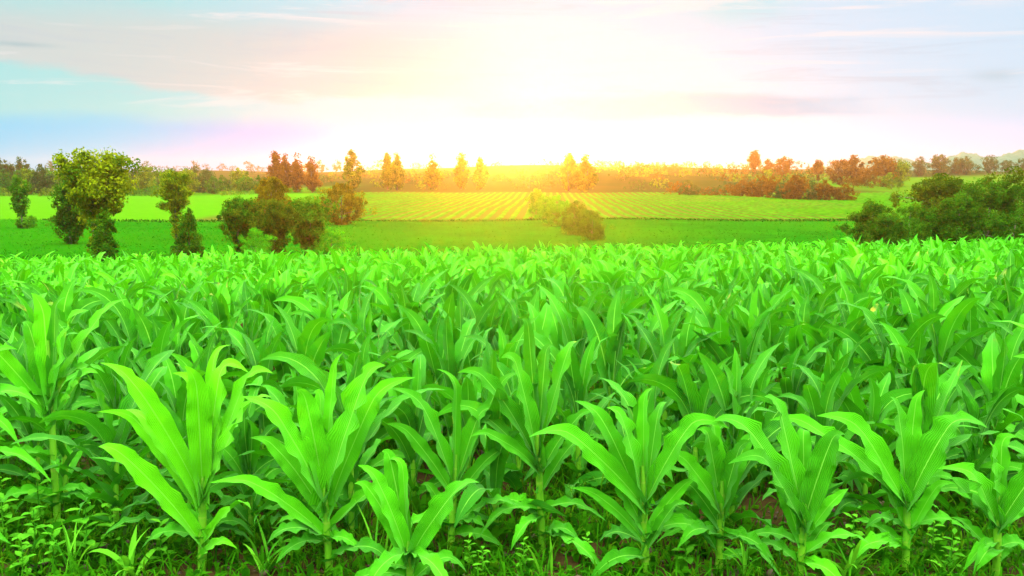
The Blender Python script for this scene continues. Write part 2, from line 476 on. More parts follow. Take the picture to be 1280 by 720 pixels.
# ------------------------------------------------------------------ trees
def crown_cards(n_clump, per, envelope, leaf, spread, squash=1.0, seed=0, inner=0.35, droop=0.0, aspect=0.55):
    """leaf-sized folded faces in clumps through a crown. envelope(h in 0..1) gives the radius; height runs 0..1"""
    r = np.random.default_rng(seed)
    h = r.random(n_clump * 6)
    rad = np.array([envelope(x) for x in h])
    keep = r.random(len(h)) < (rad / (rad.max() + 1e-9)) ** 1.4 + 0.05
    h, rad = h[keep][:n_clump], rad[keep][:n_clump]
    n = len(h)
    a = r.random(n) * 2 * np.pi
    f1, f2, f3 = r.random(3) * 6.28
    rad = rad * (1 + 0.26 * np.sin(a * 2 + h * 9 + f1) + 0.20 * np.sin(a * 3 - h * 15 + f2) + 0.14 * np.sin(h * 26 + f3))
    q = np.sqrt(inner ** 2 + (1 - inner ** 2) * r.random(n)) * r.uniform(0.78, 1.22, n)
    cc = np.stack([np.cos(a) * rad * q, np.sin(a) * rad * q, h], -1)
    tint = np.clip(r.normal(0.5, 0.34, n), 0, 1)
    size = spread * r.uniform(0.5, 1.5, n)
    off = r.normal(0, 1, (n, per, 3)); off /= np.linalg.norm(off, axis=-1)[..., None]
    off *= (r.random((n, per)) ** 0.45)[..., None] * size[:, None, None]
    off[..., 2] *= squash
    c = (cc[:, None] + off).reshape(-1, 3)
    c[:, 2] = np.clip(c[:, 2], 0.0, 1.06)
    k = len(c)
    nrm = off.reshape(-1, 3) / (spread + 1e-9) * 0.6 + r.normal(0, 0.7, (k, 3)) + [0, 0, 0.35]
    nrm /= np.linalg.norm(nrm, axis=1)[:, None]
    d = r.normal(0, 1, (k, 3)); d[:, 2] -= droop; d -= nrm * (d * nrm).sum(1)[:, None]; d /= np.linalg.norm(d, axis=1)[:, None]
    s = np.cross(nrm, d)
    L = leaf * r.uniform(0.6, 1.4, k)[:, None]; W = L * aspect
    V = np.stack([c - d * L * 0.5, c + s * W * 0.5 + nrm * L * 0.1, c + d * L * 0.5, c - s * W * 0.5 + nrm * L * 0.1], 1).reshape(-1, 3)
    b = np.arange(k)[:, None] * 4
    T = np.concatenate([b + [0, 1, 2], b + [0, 2, 3]])
    tt = np.repeat(np.clip(np.repeat(tint, per) + r.normal(0, 0.12, k), 0, 1), 4)
    return V, T, tt, cc


def env(points):
    hs, rs = zip(*points)
    return lambda h: float(np.interp(h, hs, rs))


ENV = {
    'round': env([(0, .15), (.12, .55), (.3, .9), (.55, 1), (.8, .8), (.95, .4), (1, .15)]),
    'bush': env([(0, .75), (.15, .95), (.4, 1), (.7, .85), (.9, .5), (1, .2)]),
    'tall': env([(0, .10), (.06, .08), (.18, .24), (.34, .30), (.46, .55), (.58, .92), (.72, 1), (.88, .85), (1, .5)]),
    'vase': env([(0, .1), (.15, .3), (.4, .75), (.65, 1), (.85, .85), (1, .35)]),
    'poplar': env([(0, .12), (.1, .4), (.25, .9), (.42, 1), (.6, .75), (.8, .38), (1, .04)]),
    'cone': env([(0, .7), (.2, 1), (.5, .75), (.8, .4), (1, .08)]),
    'topped': env([(0, .05), (.42, .08), (.5, .6), (.7, 1), (.9, .75), (1, .3)]),
    'sparse': env([(0, .5), (.12, .6), (.2, .15), (.4, .4), (.5, .9), (.66, .6), (.8, .95), (1, .35)]),
}


def trunk_geo(w, top, seed, rad, limbs=6, bend=0.03, cc=None):
    """tapered trunk with limbs, in a crown of height 1 and half width w"""
    r = np.random.default_rng(seed + 99)
    A = Acc()
    z = np.linspace(-0.03, top, 8)
    bx, by = r.normal(0, bend, 2)
    P = np.stack([bx * np.sin(z * 3), by * np.sin(z * 2.4), z], -1)
    V, Q, uv = tube(P, rad * np.linspace(1.25, 0.35, 8), 7); A.add(V, Q, None, uv)
    ends = cc[r.choice(len(cc), min(limbs, len(cc)), replace=False)] if cc is not None else []
    for e in ends:
        s = np.clip(e[2] * r.uniform(0.35, 0.75), 0.05, top * 0.95)
        b = np.array([bx * np.sin(s * 3), by * np.sin(s * 2.4), s])
        k = np.linspace(0, 1, 5)[:, None]
        Pm = b + (e - b) * k + np.array([0, 0, 0.04]) * np.sin(k * np.pi)
        V, Q, uv = tube(Pm, rad * 0.5 * np.linspace(1, 0.25, 5), 5); A.add(V, Q, None, uv)
    return A


PROTO = {}


def tree_proto(kind, aspect, detail, seed, leaf_scale=1.0):
    """unit-height tree: (trunk mesh geometry, crown arrays). aspect = half width / height"""
    key = (kind, round(aspect, 2), detail, seed, leaf_scale)
    if key in PROTO: return PROTO[key]
    n_clump, per, leaf, spread = {'near': (175, 80, 0.036, 0.074), 'mid': (80, 40, 0.062, 0.10), 'far': (26, 18, 0.10, 0.14)}[detail]
    e = ENV[kind]
    aw = min(1.0, aspect * 2.2)
    V, T, tt, cc = crown_cards(n_clump, per, lambda h: e(h) * aspect * 0.88, leaf * leaf_scale * (0.6 + 0.5 * aw), spread * (0.45 + 0.75 * aw), seed=seed)
    trunk = trunk_geo(aspect, {'poplar': 0.9, 'cone': 0.9, 'tall': 0.88}.get(kind, 0.75), seed, 0.016 if kind != 'bush' else 0.012, 9 if detail == 'near' else 4, cc=cc)
    PROTO[key] = (trunk, (V, T, tt))
    return PROTO[key]


MESHES = {}


def tree(name, kind, x, y, height, width, fol, label, cat='tree', group=None, detail='mid', seed=1, bark=None, leaf_scale=1.0, rz=None, sink=0.0):
    aspect = round(0.5 * width / height / 0.08) * 0.08 or 0.08
    key = (kind, round(aspect, 2), detail, seed, leaf_scale, fol.name)
    trunk, (V, T, tt) = tree_proto(kind, aspect, detail, seed, leaf_scale)
    bark = bark or M_BARK
    z = gz(x, y) - sink
    rz = random.uniform(0, 6.28) if rz is None else rz
    sx = width / (2 * aspect)
    if detail == 'far':
        if key not in MESHES:
            Vt = np.concatenate(trunk.V); Qt = np.concatenate(trunk.Q)
            n = len(Vt)
            MESHES[key] = mesh(name, np.concatenate([Vt, V]), [Qt, T + n], [bark, fol], None, False, np.concatenate([np.full(n, .5), tt]),
                               np.concatenate([np.zeros(len(Qt)), np.ones(len(T))]))
        o = link(name, MESHES[key], None, (x, y, z), rz, (sx, sx, height))
        return tag(o, label, cat, group)
    if key not in MESHES:
        MESHES[key] = (trunk.build('trunk', bark), mesh('crown', V, T, fol, None, False, tt))
    o = link(name, None, None, (x, y, z), rz, (sx, sx, height))
    link('trunk', MESHES[key][0], o); link('crown', MESHES[key][1], o)
    return tag(o, label, cat, group)


def tree_px(name, kind, px, top, w, y, fol, label, **kw):
    """a tree that stands on the ground at distance y"""
    x = at_depth(px, y)
    h = height_at(top, y) - gz(x, y) + kw.get('sink', 0)
    return tree(name, kind, x, y, h, w * y / F, fol, label, **kw)


# by the far edge of the maize, left
tree_px('leafy_tree', 'tall', 122, 189, 84, 60, M_FOL_YEL, 'tallest leafy tree on the left with yellow green top and pale thin trunk', detail='near', seed=3, bark=M_BARK_PALE)
tree_px('foot_shrub', 'bush', 128, 266, 32, 58, M_FOL_MID, 'leafy shrub growing against the trunk of the tallest tree on the left', cat='shrub', detail='near', seed=4)
tree_px('bushy_tree', 'round', 86, 224, 40, 76, M_FOL_DARK, 'dark bushy tree just behind the tall yellow topped tree', detail='near', seed=5)
tree_px('slim_tree', 'sparse', 26, 223, 26, 100, M_FOL_MID, 'small slim tree standing alone on the bright field at far left', detail='mid', seed=8)
tree_px('low_shrub', 'bush', 37, 270, 18, 103, M_FOL_MID, 'tiny low shrub at the foot of the small slim tree', cat='shrub')
tree_px('round_tree', 'topped', 219, 215, 44, 82, M_FOL_YEL, 'olive round topped tree on a thin stem behind the dark cone shaped shrub', detail='near', seed=11)
tree_px('cone_shrub', 'cone', 235, 262, 40, 52, M_FOL_DARK, 'dark cone shaped shrub at the maize edge below the olive round topped tree', cat='shrub', detail='near', seed=12)
tree_px('spreading_tree', 'vase', 299, 249, 58, 62, M_FOL_DARK, 'leftmost dark spreading tree of the clump below the orange lit poplars', detail='near', seed=14)
tree_px('rounded_tree', 'round', 341, 225, 52, 95, M_FOL_GLOW_BRONZE, 'orange lit rounded tree rising behind the middle of the dark clump', detail='near', seed=15)
tree_px('spreading_tree', 'vase', 340, 252, 64, 58, M_FOL_OLIVE, 'middle olive spreading tree of the clump in front of the orange lit rounded tree', detail='near', seed=16)
tree_px('spreading_tree', 'vase', 386, 248, 60, 61, M_FOL_MID, 'rightmost and greenest spreading tree of the dark clump', detail='near', seed=17)
tree_px('rounded_tree', 'round', 427, 231, 66, 105, M_FOL_GLOW_BRONZE, 'orange lit wide tree at the right end of the clump by the striped field', detail='near', seed=22)
tree_px('low_shrub', 'bush', 318, 286, 44, 54, M_FOL_SAGE, 'pale green low shrub under the dark spreading trees', cat='shrub', detail='near', seed=19, leaf_scale=.8)
tree_px('low_shrub', 'bush', 412, 285, 46, 60, M_FOL_SAGE, 'fresh green low shrub at the maize edge right of the dark clump', cat='shrub', detail='near', seed=20, leaf_scale=.8)
# hedge line in the middle
tree_px('upright_shrub', 'bush', 670, 237, 22, 140, M_FOL_SAGE, 'small upright shrub at the far end of the middle hedge line', cat='shrub', detail='mid', seed=21)
tree_px('wide_shrub', 'bush', 696, 246, 54, 106, M_FOL_SAGE, 'widest fresh green shrub in the middle hedge line', cat='shrub', detail='near', seed=22)
tree_px('wide_shrub', 'bush', 682, 245, 34, 122, M_FOL_SAGE, 'fresh green shrub between the small upright one and the widest of the middle hedge line', cat='shrub', detail='mid', seed=27)
tree_px('wide_shrub', 'bush', 720, 253, 50, 92, M_FOL_MID, 'mid green shrub between the widest and the darkest of the middle hedge line', cat='shrub', detail='near', seed=23)
tree_px('wide_shrub', 'bush', 740, 264, 46, 83, M_FOL_MID, 'darkest low shrub at the near end of the middle hedge line', cat='shrub', detail='near', seed=24)
# thicket on the right
tree_px('thicket_shrub', 'bush', 1092, 252, 60, 66, M_FOL_DARK, 'dark green shrub at the left end of the thicket on the right', cat='shrub', detail='near', seed=31)
tree_px('thicket_shrub', 'bush', 1138, 256, 72, 62, M_FOL_MID, 'mid green willowy shrub in front of the dark thicket', cat='shrub', detail='near', seed=32)
tree_px('thicket_shrub', 'bush', 1112, 262, 56, 58, M_FOL_DARK, 'low dark shrub filling the gap beside the willowy shrub', cat='shrub', detail='near', seed=39)
tree_px('thicket_tree', 'vase', 1178, 222, 96, 74, M_FOL_OLIVE, 'olive topped spreading tree in the left half of the thicket', detail='near', seed=33)
tree_px('thicket_tree', 'round', 1196, 246, 80, 60, M_FOL_DARK, 'dark round tree low in the middle of the thicket', detail='near', seed=34)
tree_px('thicket_tree', 'round', 1236, 226, 92, 66, M_FOL_DARK, 'tall dark green tree in the right half of the thicket', detail='near', seed=35)
tree_px('thicket_tree', 'vase', 1282, 214, 100, 72, M_FOL_OLIVE, 'tallest olive tree of the thicket, cut by the right edge', detail='near', seed=36)
tree_px('thicket_tree', 'bush', 1268, 262, 84, 52, M_FOL_DARK, 'darkest shrubby tree low at the right end of the thicket', detail='near', seed=37)
tree_px('thicket_tree', 'bush', 1340, 235, 100, 58, M_FOL_DARK, 'dark shrubby tree beyond the right edge of the view', detail='mid', seed=38)

# poplars along the top edge of the striped field
POP = [(346, 188, 22, 'left one of the close pair of orange lit poplars'), (358, 190, 20, 'right one of the close pair of orange lit poplars'),
       (373, 193, 18, 'orange lit poplar between the close pair and the short stout one'), (391, 194, 21, 'short stout orange lit poplar right of three others'),
       (441, 188, 25, 'solitary broad orange poplar above the orange lit wide tree'), (485, 190, 15, 'thin left poplar of the pair at the left end of the striped field'),
       (497, 189, 20, 'thicker right poplar of the pair at the left end of the striped field'), (541, 195, 21, 'golden poplar standing alone, second shortest of the row'),
       (577, 189, 18, 'slender golden poplar, tallest of those standing alone'), (601, 197, 19, 'pale golden poplar, shortest and nearest the sun glow'),
       (711, 191, 24, 'bright yellow poplar on the left of the pair inside the sun glow'), (731, 191, 26, 'bright yellow poplar on the right of the pair inside the sun glow')]
for k, (px, top, w, lab) in enumerate(POP):
    tree_px('poplar', 'poplar', px, top, w, 286 + (k * 37 % 11), M_FOL_YEL if k > 3 else M_FOL_GLOW_RUST, lab, group='poplars beyond the striped field', detail='mid', seed=41 + k % 5)  # the leftmost poplars carry the glow's orange in their leaf colour

# scrub hedge and trees beyond the striped field on the right
hedge_labels = 'orange lit shrub in the hedge along the top right edge of the striped field'
for k, px in enumerate(range(848, 1068, 13)):
    y = 262 - 0.45 * (px - 850) * 0.62 + random.uniform(-6, 6)
    tree_px('hedge_shrub', 'bush', px, 229 + random.uniform(-6, 5) - (4 if 920 < px < 1010 else 0), random.uniform(24, 36), y, random.choice([M_FOL_GLOW_RUST, M_FOL_FAR, M_FOL_GLOW_RUST]),
            hedge_labels, cat='shrub', group='shrubs of the rusty hedge', detail='mid', seed=51 + k % 5)
tree_px('umbrella_tree', 'topped', 941, 190, 15, 420, M_FOL_GLOW_RUST, 'red brown umbrella shaped tree, tallest on the right slope', detail='mid', seed=61)
for px, top, w, y, lab in ((958, 200, 16, 430, 'small red brown tree right beside the umbrella shaped tree'), (977, 197, 24, 415, 'broad red brown tree two places right of the umbrella shaped tree'),
                           (1021, 201, 16, 400, 'lone dark red round tree on a thin stem on the slope'),
                           (1046, 198, 34, 372, 'leftmost tree of the brown wood on the right slope'), (1068, 196, 38, 376, 'large tree left of centre in the brown wood'),
                           (1102, 196, 36, 366, 'large tree right of centre in the brown wood'), (1122, 201, 28, 372, 'rightmost tree of the brown wood on the right slope'),
                           (1083, 212, 38, 325, 'dark brown tree standing before the brown wood'), (1113, 217, 34, 318, 'olive brown tree standing before the right end of the brown wood'),
                           (1062, 222, 30, 322, 'low olive bush before the left end of the brown wood')):
    tree_px('slope_tree', 'topped' if px == 1021 else 'round', px, top, w, y, M_FOL_GLOW_RUST if px < 1110 else M_FOL_YEL, lab, detail='mid', seed=62 + px % 5)
for k, (px, top, w) in enumerate([(1147, 197, 17), (1171, 193, 25), (1192, 198, 16), (1203, 196, 22), (1234, 195, 22), (1255, 200, 18), (1274, 199, 20)]):
    tree_px('ridge_tree', 'round', px, top, w, 560 + (k * 7 % 20), M_FOL_FAR, ['round tree first from the left in the row above the yellow green slope', 'biggest round tree of the row above the yellow green slope',
            'small tree right of the biggest one above the yellow green slope', 'wide tree in the middle of the row above the yellow green slope', 'tree below the dip between the two far hills',
            'low tree under the far wooded hill', 'last tree at the right edge under the far wooded hill'][k], group='trees above the yellow green slope', detail='mid', seed=71 + k % 4)

for k, px in enumerate(range(1128, 1300, 15)):
    tree_px('ridge_shrub', 'bush', px + random.uniform(-5, 5), random.uniform(203, 209), random.uniform(16, 34), 570 + (k * 11 % 30), M_FOL_FAR, 'low dark scrub filling the row of trees above the yellow green slope', cat='shrub', group='scrub above the yellow green slope', detail='far', seed=71 + k % 4)

# left background trees
for k, px in enumerate((2, 11, 19, 28, 36)):
    tree_px('conifer', 'cone', px, 198 + (k % 3) * 2, 15, 330 + k * 3, M_FOL_FAR, 'dark bluish conifer in the close group at the far left skyline', group='conifers on the left skyline', detail='mid', seed=75 + k % 3)
for k, px in enumerate(range(-40, 330, 13)):
    y = 285 + 55 * ((k * 5) % 7) / 7
    tree_px('field_tree', random.choice(['round', 'bush', 'round']), px + random.uniform(-4, 4), random.uniform(204, 219) + 4 * (px > 170), random.uniform(22, 40), y, random.choice([M_FOL_MID, M_FOL_DARK, M_FOL_FAR, M_FOL_YEL]),
            'leafy tree in the belt behind the bright field on the left', group='tree belt behind the left field', detail='mid', seed=81 + k % 6)
for k, px in enumerate((-10, 6, 18, 62, 150, 165, 182, 196, 288, 306)):
    tree_px('field_shrub', 'bush', px, 232 + (k * 3 % 7), 30, 262 + (k * 5 % 9), random.choice([M_FOL_MID, M_FOL_YEL]), 'low shrub at the top edge of the bright field on the left', cat='shrub',
            group='shrubs edging the left field', detail='mid', seed=51 + k % 5)

# skyline trees and slope shrubs
for k in range(74):
    px = -30 + k * 18.2 + random.uniform(-7, 7)
    if 1140 < px: continue
    tree_px('skyline_tree', random.choice(['round', 'bush', 'round', 'poplar']), px, random.uniform(200, 209), random.uniform(12, 30), random.uniform(640, 760), M_FOL_FAR if px < 380 or px > 1000 else random.choice([M_FOL_YEL, M_FOL_GLOW_RUST]),  # warm leaf colours in the middle paint the sun glow
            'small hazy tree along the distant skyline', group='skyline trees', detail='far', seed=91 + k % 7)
n = 0
while n < 190:
    px = random.uniform(330, 1130); y = random.uniform(300, 640)
    if px > 1000 and y < 420: continue
    x = at_depth(px, y); h = random.uniform(1.5, 6.0) * (0.7 if px < 650 else 1.1)
    tree('slope_shrub', 'bush', x, y, h, h * random.uniform(1.4, 3.2), random.choice([M_FOL_YEL, M_FOL_GLOW_RUST, M_FOL_FAR]), 'small hazy shrub scattered over the distant glowing slope', 'shrub', 'shrubs on the glowing slope', 'far', 101 + n % 6)
    n += 1


# ------------------------------------------------------------------ field crops
def build_rows():
    A = Acc(); az0 = math.tan(R(2.4))
    yy = np.arange(119.5, 274, 1.3)
    for x0 in np.arange(-80, 215, 1.9):
        xc = x0 + (yy - 120) * az0
        left = -36 - (yy - 120) * 0.16; right = np.minimum(140, 62 + 0 * yy + (yy - 120) * 0.75)
        ok = (xc > left) & (xc < right)
        if ok.sum() < 4: continue
        y = yy[ok]; x = xc[ok] + rng.normal(0, 0.05, ok.sum())
        h = 0.15 * rng.uniform(0.6, 1.25, len(y)); h[rng.random(len(y)) < 0.04] = 0.04
        w = 0.45 * rng.uniform(0.75, 1.2, len(y))
        g = ground(x, y)
        Vr = np.stack([np.stack([x - w, y, g - 0.02], -1), np.stack([x - w * .55, y, g + h * .8], -1), np.stack([x + w * .1, y, g + h], -1), np.stack([x + w * .6, y, g + h * .75], -1), np.stack([x + w, y, g - 0.02], -1)], 1).reshape(-1, 3)
        k = len(y); i = (np.arange(k - 1)[:, None] * 5 + np.arange(4)[None]).ravel()
        A.add(Vr, np.stack([i, i + 1, i + 6, i + 5], -1), tint=np.repeat(np.clip(rng.normal(.5, .25, k), 0, 1), 5))
    tag(link('crop_rows', A.build('crop_rows', M_ROW, False)), kind='stuff')


build_rows()


def build_low_crop():
    """dark green leafy crop in the hollow: leaf tufts spread over the field"""
    n = 60000
    y = 27 + 92 * rng.random(n) ** 1.25
    x = (rng.random(n) * 2 - 1) * (0.66 * y + 6)
    h = rng.uniform(0.03, 0.09, n) * (1 + y / 140)
    a = rng.random(n) * 6.283; lean = rng.uniform(0.6, 2.0, n)
    mg = np.arange(n) < 6000                                        # taller tufts added to draw the shadow line at the field edge
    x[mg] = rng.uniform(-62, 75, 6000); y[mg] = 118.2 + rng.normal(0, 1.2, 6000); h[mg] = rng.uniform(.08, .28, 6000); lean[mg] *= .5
    d = np.stack([np.cos(a) * lean, np.sin(a) * lean, np.ones(n)], -1)
    s = np.stack([-np.sin(a), np.cos(a), np.zeros(n)], -1) * (h * rng.uniform(0.25, 0.5, n))[:, None]
    b = np.stack([x, y, ground(x, y) - 0.02], -1)
    Vv = np.stack([b, b + d * (h * .6)[:, None] + s, b + d * h[:, None], b + d * (h * .6)[:, None] - s], 1).reshape(-1, 3)
    k = np.arange(n)[:, None] * 4
    tt = np.repeat(np.clip(0.5 + 0.25 * np.sin(x * .05 + y * .11) + rng.normal(0, .06, n), 0, 1), 4)
    tt[np.repeat(mg, 4)] = 0.0  # darkest tint puts the edge shadow into the tufts' colour
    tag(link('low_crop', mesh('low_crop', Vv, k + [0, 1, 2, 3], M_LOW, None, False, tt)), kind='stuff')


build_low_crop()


# ------------------------------------------------------------------ maize
CROSS = np.array([-1, -0.55, 0, 0.55, 1.0])


def blade(P, side, nrm, W, fold=0.32, ruffle=0.12, seed=0, cross=CROSS, base_w=0.6, tip=0.62):
    """a maize leaf along the points P with side and normal frames"""
    r = np.random.default_rng(seed)
    n = len(P); t = np.linspace(0, 1, n)
    w = W * 0.5 * (base_w + (1 - base_w) * np.sin(np.pi * 0.5 * np.clip(t / 0.5, 0, 1))) * np.clip(1 - np.clip((t - 0.5) / 0.5, 0, 1) ** (1.15 + tip), 0, 1) ** 1.0 * (1 + 0.03 * np.sin(t * 23 + seed))
    w = np.maximum(w, 0.0012)
    f = fold * (1.15 - 0.75 * t) + 1.0 * np.exp(-t / 0.11)
    ph = r.random(4) * 6.28; fr = r.uniform(2.6, 5.5, 2)
    env_r = np.sin(np.pi * np.clip(t * 1.02, 0, 1)) ** 0.7
    eL = ruffle * env_r * (np.sin(t * 6.28 * fr[0] + ph[0]) + 0.5 * np.sin(t * 6.28 * fr[1] * 2 + ph[1]))
    eR = ruffle * env_r * (np.sin(t * 6.28 * fr[1] + ph[2]) + 0.5 * np.sin(t * 6.28 * fr[0] * 2 + ph[3]))
    V = np.zeros((n, len(cross), 3))
    for j, c in enumerate(cross):
        e = (eL if c < 0 else eR) * abs(c) ** 2.2
        lift = abs(c) ** 1.3 * f + e
        V[:, j] = P + side * (c * w * np.cos(np.minimum(f, 1) * 0.8))[:, None] + nrm * (lift * w * 1.3)[:, None]
    k = len(cross)
    i = (np.arange(n - 1)[:, None] * k + np.arange(k - 1)[None]).ravel()
    uv = np.stack([np.repeat(t, k), np.tile(cross, n)], -1)
    return V.reshape(-1, 3), np.stack([i, i + 1, i + k + 1, i + k], -1), uv


def frames(P, hint):
    T = np.gradient(P, axis=0); T /= np.linalg.norm(T, axis=1)[:, None]
    hint = np.broadcast_to(hint, T.shape); hint = hint / np.linalg.norm(hint, axis=1)[:, None]
    s = np.cross(T, hint); q = np.linalg.norm(s, axis=1)
    k0 = int(np.argmax(q)); s[k0] /= q[k0]
    for rng_ in (range(k0 + 1, len(T)), range(k0 - 1, -1, -1)):       # carry the side vector along so that the blade never flips
        for i in rng_:
            p = s[i - 1] if i > k0 else s[i + 1]
            c = s[i] if np.dot(s[i], p) >= 0 else -s[i]
            c = 0.65 * p + 0.35 * c
            c = c - T[i] * np.dot(c, T[i]); s[i] = c / (np.linalg.norm(c) + 1e-9)
    return T, s, np.cross(s, T)


def free_leaf(L, W, th0, bend, power, roll0, roll1, sway, seed, n=15, cross=CROSS, **kw):
    """library leaf: base at the origin, leaning towards +X"""
    t = np.linspace(0, 1, n)
    th = th0 + bend * t ** power
    ds = L / (n - 1)
    a = sway * t ** 1.5
    P = np.zeros((n, 3))
    st = np.stack([np.sin(th) * np.cos(a), np.sin(th) * np.sin(a), np.cos(th)], -1) * ds
    P[1:] = np.cumsum(0.5 * (st[1:] + st[:-1]), 0)
    T = st / ds
    b = np.stack([-np.sin(a), np.cos(a), np.zeros(n)], -1)
    nn = np.cross(T, b); nn *= -1
    # upper face of the leaf looks inwards and up
    up = np.where((nn[:, 2:3] * np.sin(th)[:, None] < 0), -nn, nn)
    nn = up
    r = (roll0 + roll1 * t)[:, None]
    side = b * np.cos(r) + nn * np.sin(r); nrm = nn * np.cos(r) - b * np.sin(r)
    return blade(P, side, nrm, W, seed=seed, cross=cross, **kw)


# leaf library: whorl, upper, middle and lower leaves
LIB_SPEC = []
for k in range(40):
    c = ('whorl', 'upper', 'upper', 'middle', 'middle', 'middle', 'lower', 'lower')[k % 8]
    u = random.uniform
    if c == 'whorl': sp = dict(L=u(.48, .64), W=u(.08, .11), th0=R(u(2, 9)), bend=R(u(8, 60)), power=2.6, fold=.6)
    elif c == 'upper': sp = dict(L=u(.62, .80), W=u(.105, .145), th0=R(u(5, 18)), bend=R(u(25, 110)), power=u(1.8, 3.2), fold=.32)
    elif c == 'middle': sp = dict(L=u(.66, .86), W=u(.105, .14), th0=R(u(14, 32)), bend=R(u(45, 115)), power=u(1.2, 2.2), fold=.26)
    else: sp = dict(L=u(.50, .70), W=u(.085, .12), th0=R(u(28, 45)), bend=R(u(60, 105)), power=u(.8, 1.3), fold=.24)
    sp.update(roll0=R(u(-12, 12)), roll1=R(u(-95, 95)), sway=R(u(-55, 55)), seed=500 + k, ruffle=u(.14, .30))
    LIB_SPEC.append((c, sp))
LIB = {}
LIB_LOW = {}
for c, sp in LIB_SPEC:
    V, Q, uv = free_leaf(n=16, **sp)
    LIB.setdefault(c, []).append(mesh('leaf', V, Q, M_LEAF, uv))
    LIB_LOW.setdefault(c, []).append(free_leaf(n=8, cross=np.array([-1, 0, 1.0]), **sp))


def stalk_geo(H, r0, seed=0, n=12, k=8, lean=0.0):
    z = np.linspace(-0.04, H, n)
    P = np.stack([lean * (z / H) ** 2, 0.006 * np.sin(z * 9 + seed), z], -1)
    return tube(P, r0 * np.interp(np.linspace(0, 1, n), [0, .5, .85, 1], [1.05, 1.0, .85, .35]) * (1 + 0.07 * np.cos(np.linspace(0, 1, n) * 38)), k)


STALKS = []
for k in range(5):
    V, Q, uv = stalk_geo(0.60, 0.018, k, lean=random.uniform(-.03, .03))
    STALKS.append(mesh('stalk', V, Q, M_STALK, uv))


def leaf_plan(r):
    """(class, node height, azimuth) of the leaves of one plant"""
    a = r.random() * 6.283; out = []
    for c, z in (('lower', .10), ('lower', .17), ('middle', .25), ('middle', .33), ('middle', .40), ('upper', .46), ('upper', .51), ('upper', .55), ('whorl', .57)):
        out.append((c, z + r.uniform(-.02, .02), a + r.uniform(-.5, .5), r.uniform(.85, 1.12)))
        a += math.pi + r.uniform(-.35, .35)
    return out


GROUP_MAIZE = 'maize plants in the dense rows'


def maize_plant(x, y, s, rnd, label, group=None):
    o = tag(link('maize_plant', None, None, (x, y, gz(x, y)), 0, s), label, 'maize plant', group)
    link('stalk', rnd.choice(STALKS), o)
    plan = leaf_plan(rnd)
    if y < 8:
        for z in (.06, .20): plan.append(('lower', z, rnd.random() * 6.283, rnd.uniform(.9, 1.2)))
    for c, z, a, ls in plan:
        lf = link('leaf', rnd.choice(LIB[c]), o, (0.006 * math.cos(a), 0.006 * math.sin(a), z), a, ls)
        lf.rotation_euler = (rnd.uniform(-.12, .12), rnd.uniform(-.12, .12), a)
    return o


def hero_leaf(o, S, z0, dx, dz, depth, W, arch=0.12, seed=0, facing=(0.0, -0.72, 0.68), start=0.5, ruffle=0.30, fold=0.30, base_w=0.62, tint=0.6):
    """one leaf of a front-row plant: from height z0 to a tip dx to the side and dz above the node (in steps of S)"""
    P0 = np.array([0, 0, z0 * S]); tip = P0 + np.array([dx * S, depth, dz * S])
    d = tip - P0; L = np.linalg.norm(d)
    up = np.array([0, 0, 1.0])
    P1 = P0 + d * .33 + up * start * L
    P2 = P0 + d * .74 + up * arch * L
    t = np.linspace(0, 1, 20)[:, None]
    P = (1 - t) ** 3 * P0 + 3 * (1 - t) ** 2 * t * P1 + 3 * (1 - t) * t ** 2 * P2 + t ** 3 * tip
    rr = np.random.default_rng(seed + 11)
    tt = t[:, 0]
    curl = np.clip((tt - rr.uniform(.62, .8)) / .3, 0, None) ** 1.7      # the last third bends over
    P = P + L * curl[:, None] * np.array([math.copysign(rr.uniform(.02, .12), dx), rr.uniform(-.10, .10), -rr.uniform(.03, .16)])
    P = P + (L * 0.012 * np.sin(tt * rr.uniform(6, 11) + rr.random() * 6) * np.sin(tt * np.pi))[:, None] * np.array([0, -.6, .8])
    hint = np.array(facing, float) + np.outer(tt, [rr.uniform(-.6, .6), rr.uniform(-.2, .3), rr.uniform(-.1, .3)])
    T, s, nn = frames(P, hint)
    V, Q, uv = blade(P, s, nn, W, seed=seed, ruffle=ruffle, fold=fold, base_w=base_w)
    return link('leaf', mesh('leaf', V, Q, M_LEAF, uv, tint=np.full(len(V), tint)), o)


